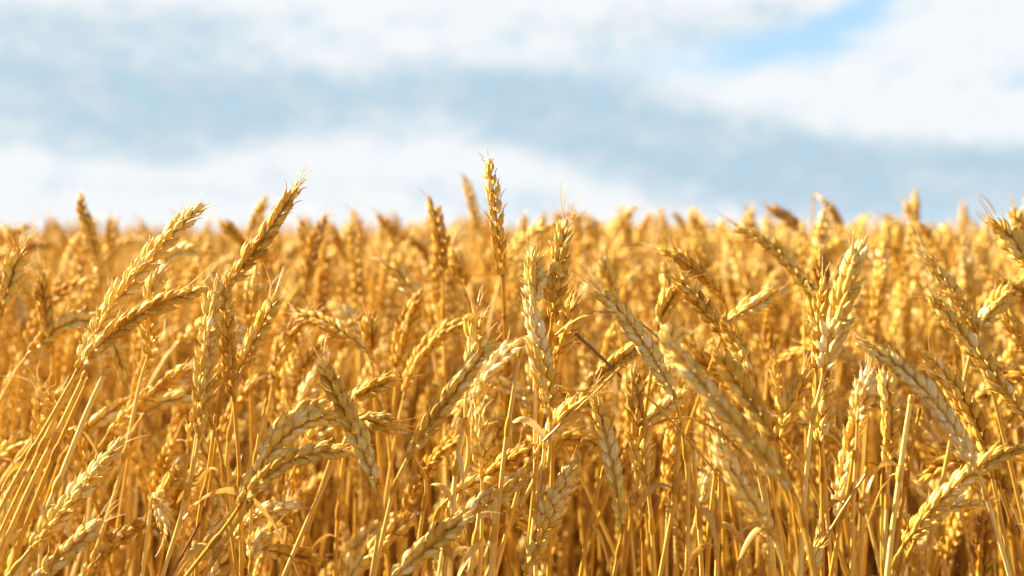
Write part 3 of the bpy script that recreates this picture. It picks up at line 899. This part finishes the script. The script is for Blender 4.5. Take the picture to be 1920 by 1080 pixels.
bare([(872, 790), (858, 850), (852, 915), (840, 1080)], 'pale bare straw kinked beside the short upright pale ear', .84, .0014, .75)
bare([(975, 660), (962, 740), (948, 830), (938, 920)], 'pale straight bare straw left of the long cream ear', .84, .0013, .75)
bare([(1022, 830), (1015, 900), (1000, 985), (992, 1085)], 'grey pale bare straw coming down from the shaggy sloping ear', .86, .0015, .65)
bare([(930, 920), (925, 1000), (920, 1085)], 'pale upright bare straw under the broad sloping ear', .83, .0015, .75)
bare([(900, 950), (892, 1010), (878, 1085)], 'pale bare straw left of the one under the broad sloping ear', .84, .0015, .7)
bare([(840, 960), (838, 1020), (832, 1085)], 'grey pale bare straw right of the plump near ear at the bottom', .80, .0015, .7)
bare([(770, 850), (800, 900), (790, 980), (775, 1085)], 'golden bare straw bending beneath the slanting braided ear', .87, .0012, .55)
bare([(1132, 880), (1118, 930), (1100, 1010), (1088, 1085)], 'golden bare straw slanting just left of the long braided tilting ear', .85, .0013, .55)
bare([(1275, 800), (1270, 870), (1262, 950), (1236, 1085)], 'golden bare straw under the awned ear bowing left', .84, .0013, .5)
bare([(1300, 830), (1305, 920), (1312, 1000), (1316, 1085)], 'straight golden bare straw below the largest blurred ear', .86, .0014, .55)
bare([(1342, 880), (1332, 970), (1325, 1085)], 'brownish bare straw leaning right under the largest blurred ear', .88, .0015, .45)
bare([(1350, 890), (1347, 980), (1343, 1085)], 'pale straight bare straw beside the pale near ear', .86, .0014, .65)
bare([(1410, 840), (1425, 900), (1445, 1000), (1452, 1085)], 'tan bare straw behind the stem of the largest blurred ear', .86, .0015, .55)
bare([(1432, 900), (1440, 960), (1448, 1085)], 'bright rimmed bare straw next to the pale near ear stem', .84, .0012, .75)
bare([(1708, 745), (1695, 830), (1683, 920), (1672, 1000)], 'pale thick bare straw right of the medium sharp ear', .89, .0017, .75)
bare([(1724, 770), (1708, 850), (1692, 940), (1680, 1030)], 'brownish bare straw right behind the pale thick one', .91, .0013, .4)
bare([(1625, 880), (1618, 950), (1612, 1085)], 'soft pale bare straw left of the medium sharp ear', .95, .0017, .6)
bare([(1600, 850), (1590, 920), (1572, 1000), (1556, 1085)], 'thin golden bare straw between the cream ear stem and the brown straw', .88, .0012, .5)
bare([(1870, 905), (1890, 960), (1908, 1020), (1920, 1085)], 'brown bare straw down by the right edge', .84, .0013, .4)
bare([(650, 820), (640, 900), (632, 1000), (628, 1085)], 'blurred amber bare straw behind the fat tilting ear', 1.0, .0015, .45)


def weed(px, py0, py1, d, label, g):
    """a green weed: a thin wiry stem with small pointed leaves"""
    root = at(px, py1, d)
    root[2] = 0.0
    top = at(px + 6, py0, d)
    e = bpy.data.objects.new('green_weed', None)
    C.objects.link(e)
    e.location = root
    e.empty_display_size = .02
    e['label'], e['category'] = label, 'weed'
    mid = at(px - 8, (py0 + py1) / 2, d + .01)
    P = smooth_path([root, root * .4 + mid * .6 + np.array((.006, 0, 0)), mid, top], 26)
    mb = MB()
    tube(mb, P - root, np.linspace(.0011, .0005, 26), 5, .5)
    link('stem', mb.mesh('weed_stem', MAT['stem']), e, root)
    for k in range(7):
        p = P[25 - k * 2] - root
        a = g.random() * 6.28
        h = np.array((math.cos(a), math.sin(a), g.normal(.3, .4)))
        h = h / np.linalg.norm(h)
        ln = g.uniform(.008, .016)
        t = np.linspace(0, 1, 7)[:, None]
        ctr = p + h * ln * t - np.array((0, 0, 1)) * ln * .5 * t * t
        sd = norm(np.cross(h, np.array((0, .2, 1.0))))
        w = ln * .2 * np.sin(np.pi * np.clip(t * .95 + .05, 0, 1)) ** .8
        V = np.stack([ctr - sd * w, ctr + np.array((0, 0, -.0006)), ctr + sd * w], 1).reshape(-1, 3)
        q = np.array([(r * 3 + c, r * 3 + c + 1, r * 3 + c + 4, r * 3 + c + 3) for r in range(6) for c in range(2)], dtype=np.int32)
        m2 = MB()
        m2.add(V, q, .5 + g.normal(0, .2), np.repeat(t[:, 0], 3))
        link('leaf', m2.mesh('weed_leaf', MAT['green']), e, root)


gw = np.random.default_rng(5)
weed(1660, 850, 1080, .93, 'green wiry weed climbing under the medium sharp ear at right', gw)
weed(1516, 540, 700, 1.0, 'small green weed tip left of the big cream ear', gw)
# ------------------------------------------------------------------ the rest of the field: one mass nobody could count
src = bpy.data.collections.new('field_stalks')          # not linked to the scene: only read by the field object
gs = np.random.default_rng(42)
NV = 14
for k in range(NV):
    lean = gs.normal(0, 0.30) + (0.9 * gs.choice([-1, 1]) if k % 5 == 4 else 0)
    L = gs.normal(0.085, 0.010)
    tip_z = 0.0
    a0, a1 = lean * .5, lean * 1.3
    va, vb = np.array((math.sin(a0), 0, math.cos(a0))), np.array((math.sin(a1), gs.normal(0, .1), math.cos(a1)))
    top = np.array((0.05 * math.sin(lean), 0, 0.90))
    mid = top - vb * L * .5
    base = mid - va * L * .5
    cv = quad_bezier(base, mid, top)
    tb = norm(cv[4] - cv[0])
    P = stem_path(base, tb, [], gs)
    P = P - np.array((P[0][0], P[0][1], 0))
    off = P[-1] - base
    mbs = stem_mb(P, .36 + gs.normal(0, .1), gs, 1.1, 4)
    for q in range(3):                                  # side shoots without an ear
        a = gs.uniform(0, 6.28)
        o0 = np.array((math.cos(a), math.sin(a), 0)) * gs.uniform(.008, .03)
        hh = gs.uniform(.52, .78)
        tz = np.linspace(0, 1, 7)[:, None]
        sway = np.array((gs.normal(0, .07), gs.normal(0, .05), 0))
        tube(mbs, o0 + np.array((0, 0, hh)) * tz + sway * tz ** 2, np.linspace(.0019, .0013, 7), 4, .15 + gs.normal(0, .15))
    mbe, mba = ear_meshes(cv + off, gs.uniform(-1, 1.2), float(np.clip(gs.normal(.55, .20), .1, .95)), gs.uniform(.1, .5), False, gs, 1.0, 4, .02)
    me = mbs.mesh('field_stalk', MAT['stem'])
    me.materials.append(MAT['ear'])
    ns_ = len(me.polygons)
    parts = [mbs, mbe, mba]
    if k == 3:
        parts.append(leaf_mb(P, gs, .5))
    allb = MB()
    counts = []
    for p_ in parts:
        for v_, f_, t_, a_ in zip(p_.v, p_.f, p_.t, p_.a):
            allb.v.append(v_)
            allb.t.append(t_)
            allb.a.append(a_)
        allb.f += [f_ + allb.n for f_ in p_.f]
        allb.n += p_.n
        counts.append(sum(len(f_) for f_ in p_.f))
    me = allb.mesh('field_stalk', MAT['stem'])
    for nm in ('ear', 'awn', 'leaf'):
        me.materials.append(MAT[nm])
    mi = np.concatenate([np.full(c_, j, dtype=np.int32) for j, c_ in enumerate(counts)])
    me.polygons.foreach_set('material_index', mi)
    src.objects.link(bpy.data.objects.new('field_stalk', me))

half = math.tan(HFOV / 2)
pts, rots, scl = [], [], []


def scatter(y0, y1, dens, margin, near=False):
    wmax = half * y1 + margin
    n_ = int(dens * 2 * wmax * (y1 - y0))
    x = gs.uniform(-wmax, wmax, n_)
    y = gs.uniform(y0, y1, n_)
    ok = np.abs(x) < half * y + margin
    if near:                                             # the strip whose stalks are built one by one
        inside = (np.abs(x) < half * y + 0.20)
        ok &= ~inside
    x, y = x[ok], y[ok]
    n_ = len(x)
    pts.append(np.stack([x, y, np.zeros(n_)], -1))
    ang = np.interp(x / np.maximum(half * y, .3), [-1, -.4, 0, .45, 1], [.20, .12, 0, -.10, -.18]) + gs.normal(0, .07, n_)
    rots.append(np.stack([gs.normal(0, .06, n_), ang, gs.normal(0, .5, n_) + np.where(gs.random(n_) < .5, 0, math.pi)], -1))
    s_ = gs.normal(0.99, 0.05, n_) if not near else gs.normal(0.95, 0.05, n_)
    if y1 <= 4.0:
        s_ = np.where(gs.random(n_) < (.3 if y0 > 2.2 else .62 if y0 > 1.1 else .9), s_ - gs.uniform(0, .22, n_), s_)
    s_ = np.where((y > 1.4) & (y < 12) & (gs.random(n_) < np.where(y < 3.2, .27, .17)), gs.uniform(1.02, 1.09, n_), s_)
    scl.append(np.clip(s_, 0.72, np.where(y < 1.3, .97, np.where(y < 1.55, 1.02, 1.10))))


scatter(0.45, 1.4, 230, 1.0, near=True)
scatter(1.02, 1.4, 300, 0.3)
scatter(1.4, 2.4, 900, 0.9)
scatter(2.4, 4.0, 560, 0.9)
scatter(4.0, 10.0, 200, 1.6)
scatter(10.0, 25.0, 75, 4.0)
scatter(25.0, 60.0, 24, 10.0)
scatter(60.0, 160.0, 4.5, 30.0)
scatter(160.0, 600.0, 0.35, 60.0)
pts, rots, scl = np.concatenate(pts), np.concatenate(rots), np.concatenate(scl)
pm = bpy.data.meshes.new('wheat_field')
pm.vertices.add(len(pts))
pm.vertices.foreach_set('co', pts.astype(np.float32).ravel())
a_ = pm.attributes.new('rot', 'FLOAT_VECTOR', 'POINT')
a_.data.foreach_set('vector', rots.astype(np.float32).ravel())
a_ = pm.attributes.new('scl', 'FLOAT', 'POINT')
a_.data.foreach_set('value', scl.astype(np.float32))
a_ = pm.attributes.new('pick', 'INT', 'POINT')
pick = gs.integers(0, NV, len(pts))
keep_up = ((pts[:, 1] < 1.5) | (scl > 1.02)) & (pick % 5 == 4)     # nodding ears only where the crop is lower
pick[keep_up] -= 1
a_.data.foreach_set('value', pick.astype(np.int32))
field = bpy.data.objects.new('wheat_field', pm)
C.objects.link(field)
field['kind'] = 'stuff'
field['label'] = 'blurred mass of golden wheat reaching back to the horizon'
field['category'] = 'wheat field'
ng = bpy.data.node_groups.new('grow_field', 'GeometryNodeTree')
ng.interface.new_socket('Geometry', in_out='INPUT', socket_type='NodeSocketGeometry')
ng.interface.new_socket('Geometry', in_out='OUTPUT', socket_type='NodeSocketGeometry')
gi, go = ng.nodes.new('NodeGroupInput'), ng.nodes.new('NodeGroupOutput')
ci = ng.nodes.new('GeometryNodeCollectionInfo')
ci.inputs['Collection'].default_value = src
ci.inputs['Separate Children'].default_value = True
ci.inputs['Reset Children'].default_value = True
iop = ng.nodes.new('GeometryNodeInstanceOnPoints')
iop.inputs['Pick Instance'].default_value = True


def named(nm, ty):
    k = ng.nodes.new('GeometryNodeInputNamedAttribute')
    k.data_type = ty
    k.inputs['Name'].default_value = nm
    return k.outputs['Attribute']


ng.links.new(gi.outputs[0], iop.inputs['Points'])
ng.links.new(ci.outputs[0], iop.inputs['Instance'])
ng.links.new(named('pick', 'INT'), iop.inputs['Instance Index'])
e2r = ng.nodes.new('FunctionNodeEulerToRotation')
ng.links.new(named('rot', 'FLOAT_VECTOR'), e2r.inputs[0])
ng.links.new(e2r.outputs[0], iop.inputs['Rotation'])
ng.links.new(named('scl', 'FLOAT'), iop.inputs['Scale'])
ng.links.new(iop.outputs[0], go.inputs[0])
md = field.modifiers.new('grow', 'NODES')
md.node_group = ng
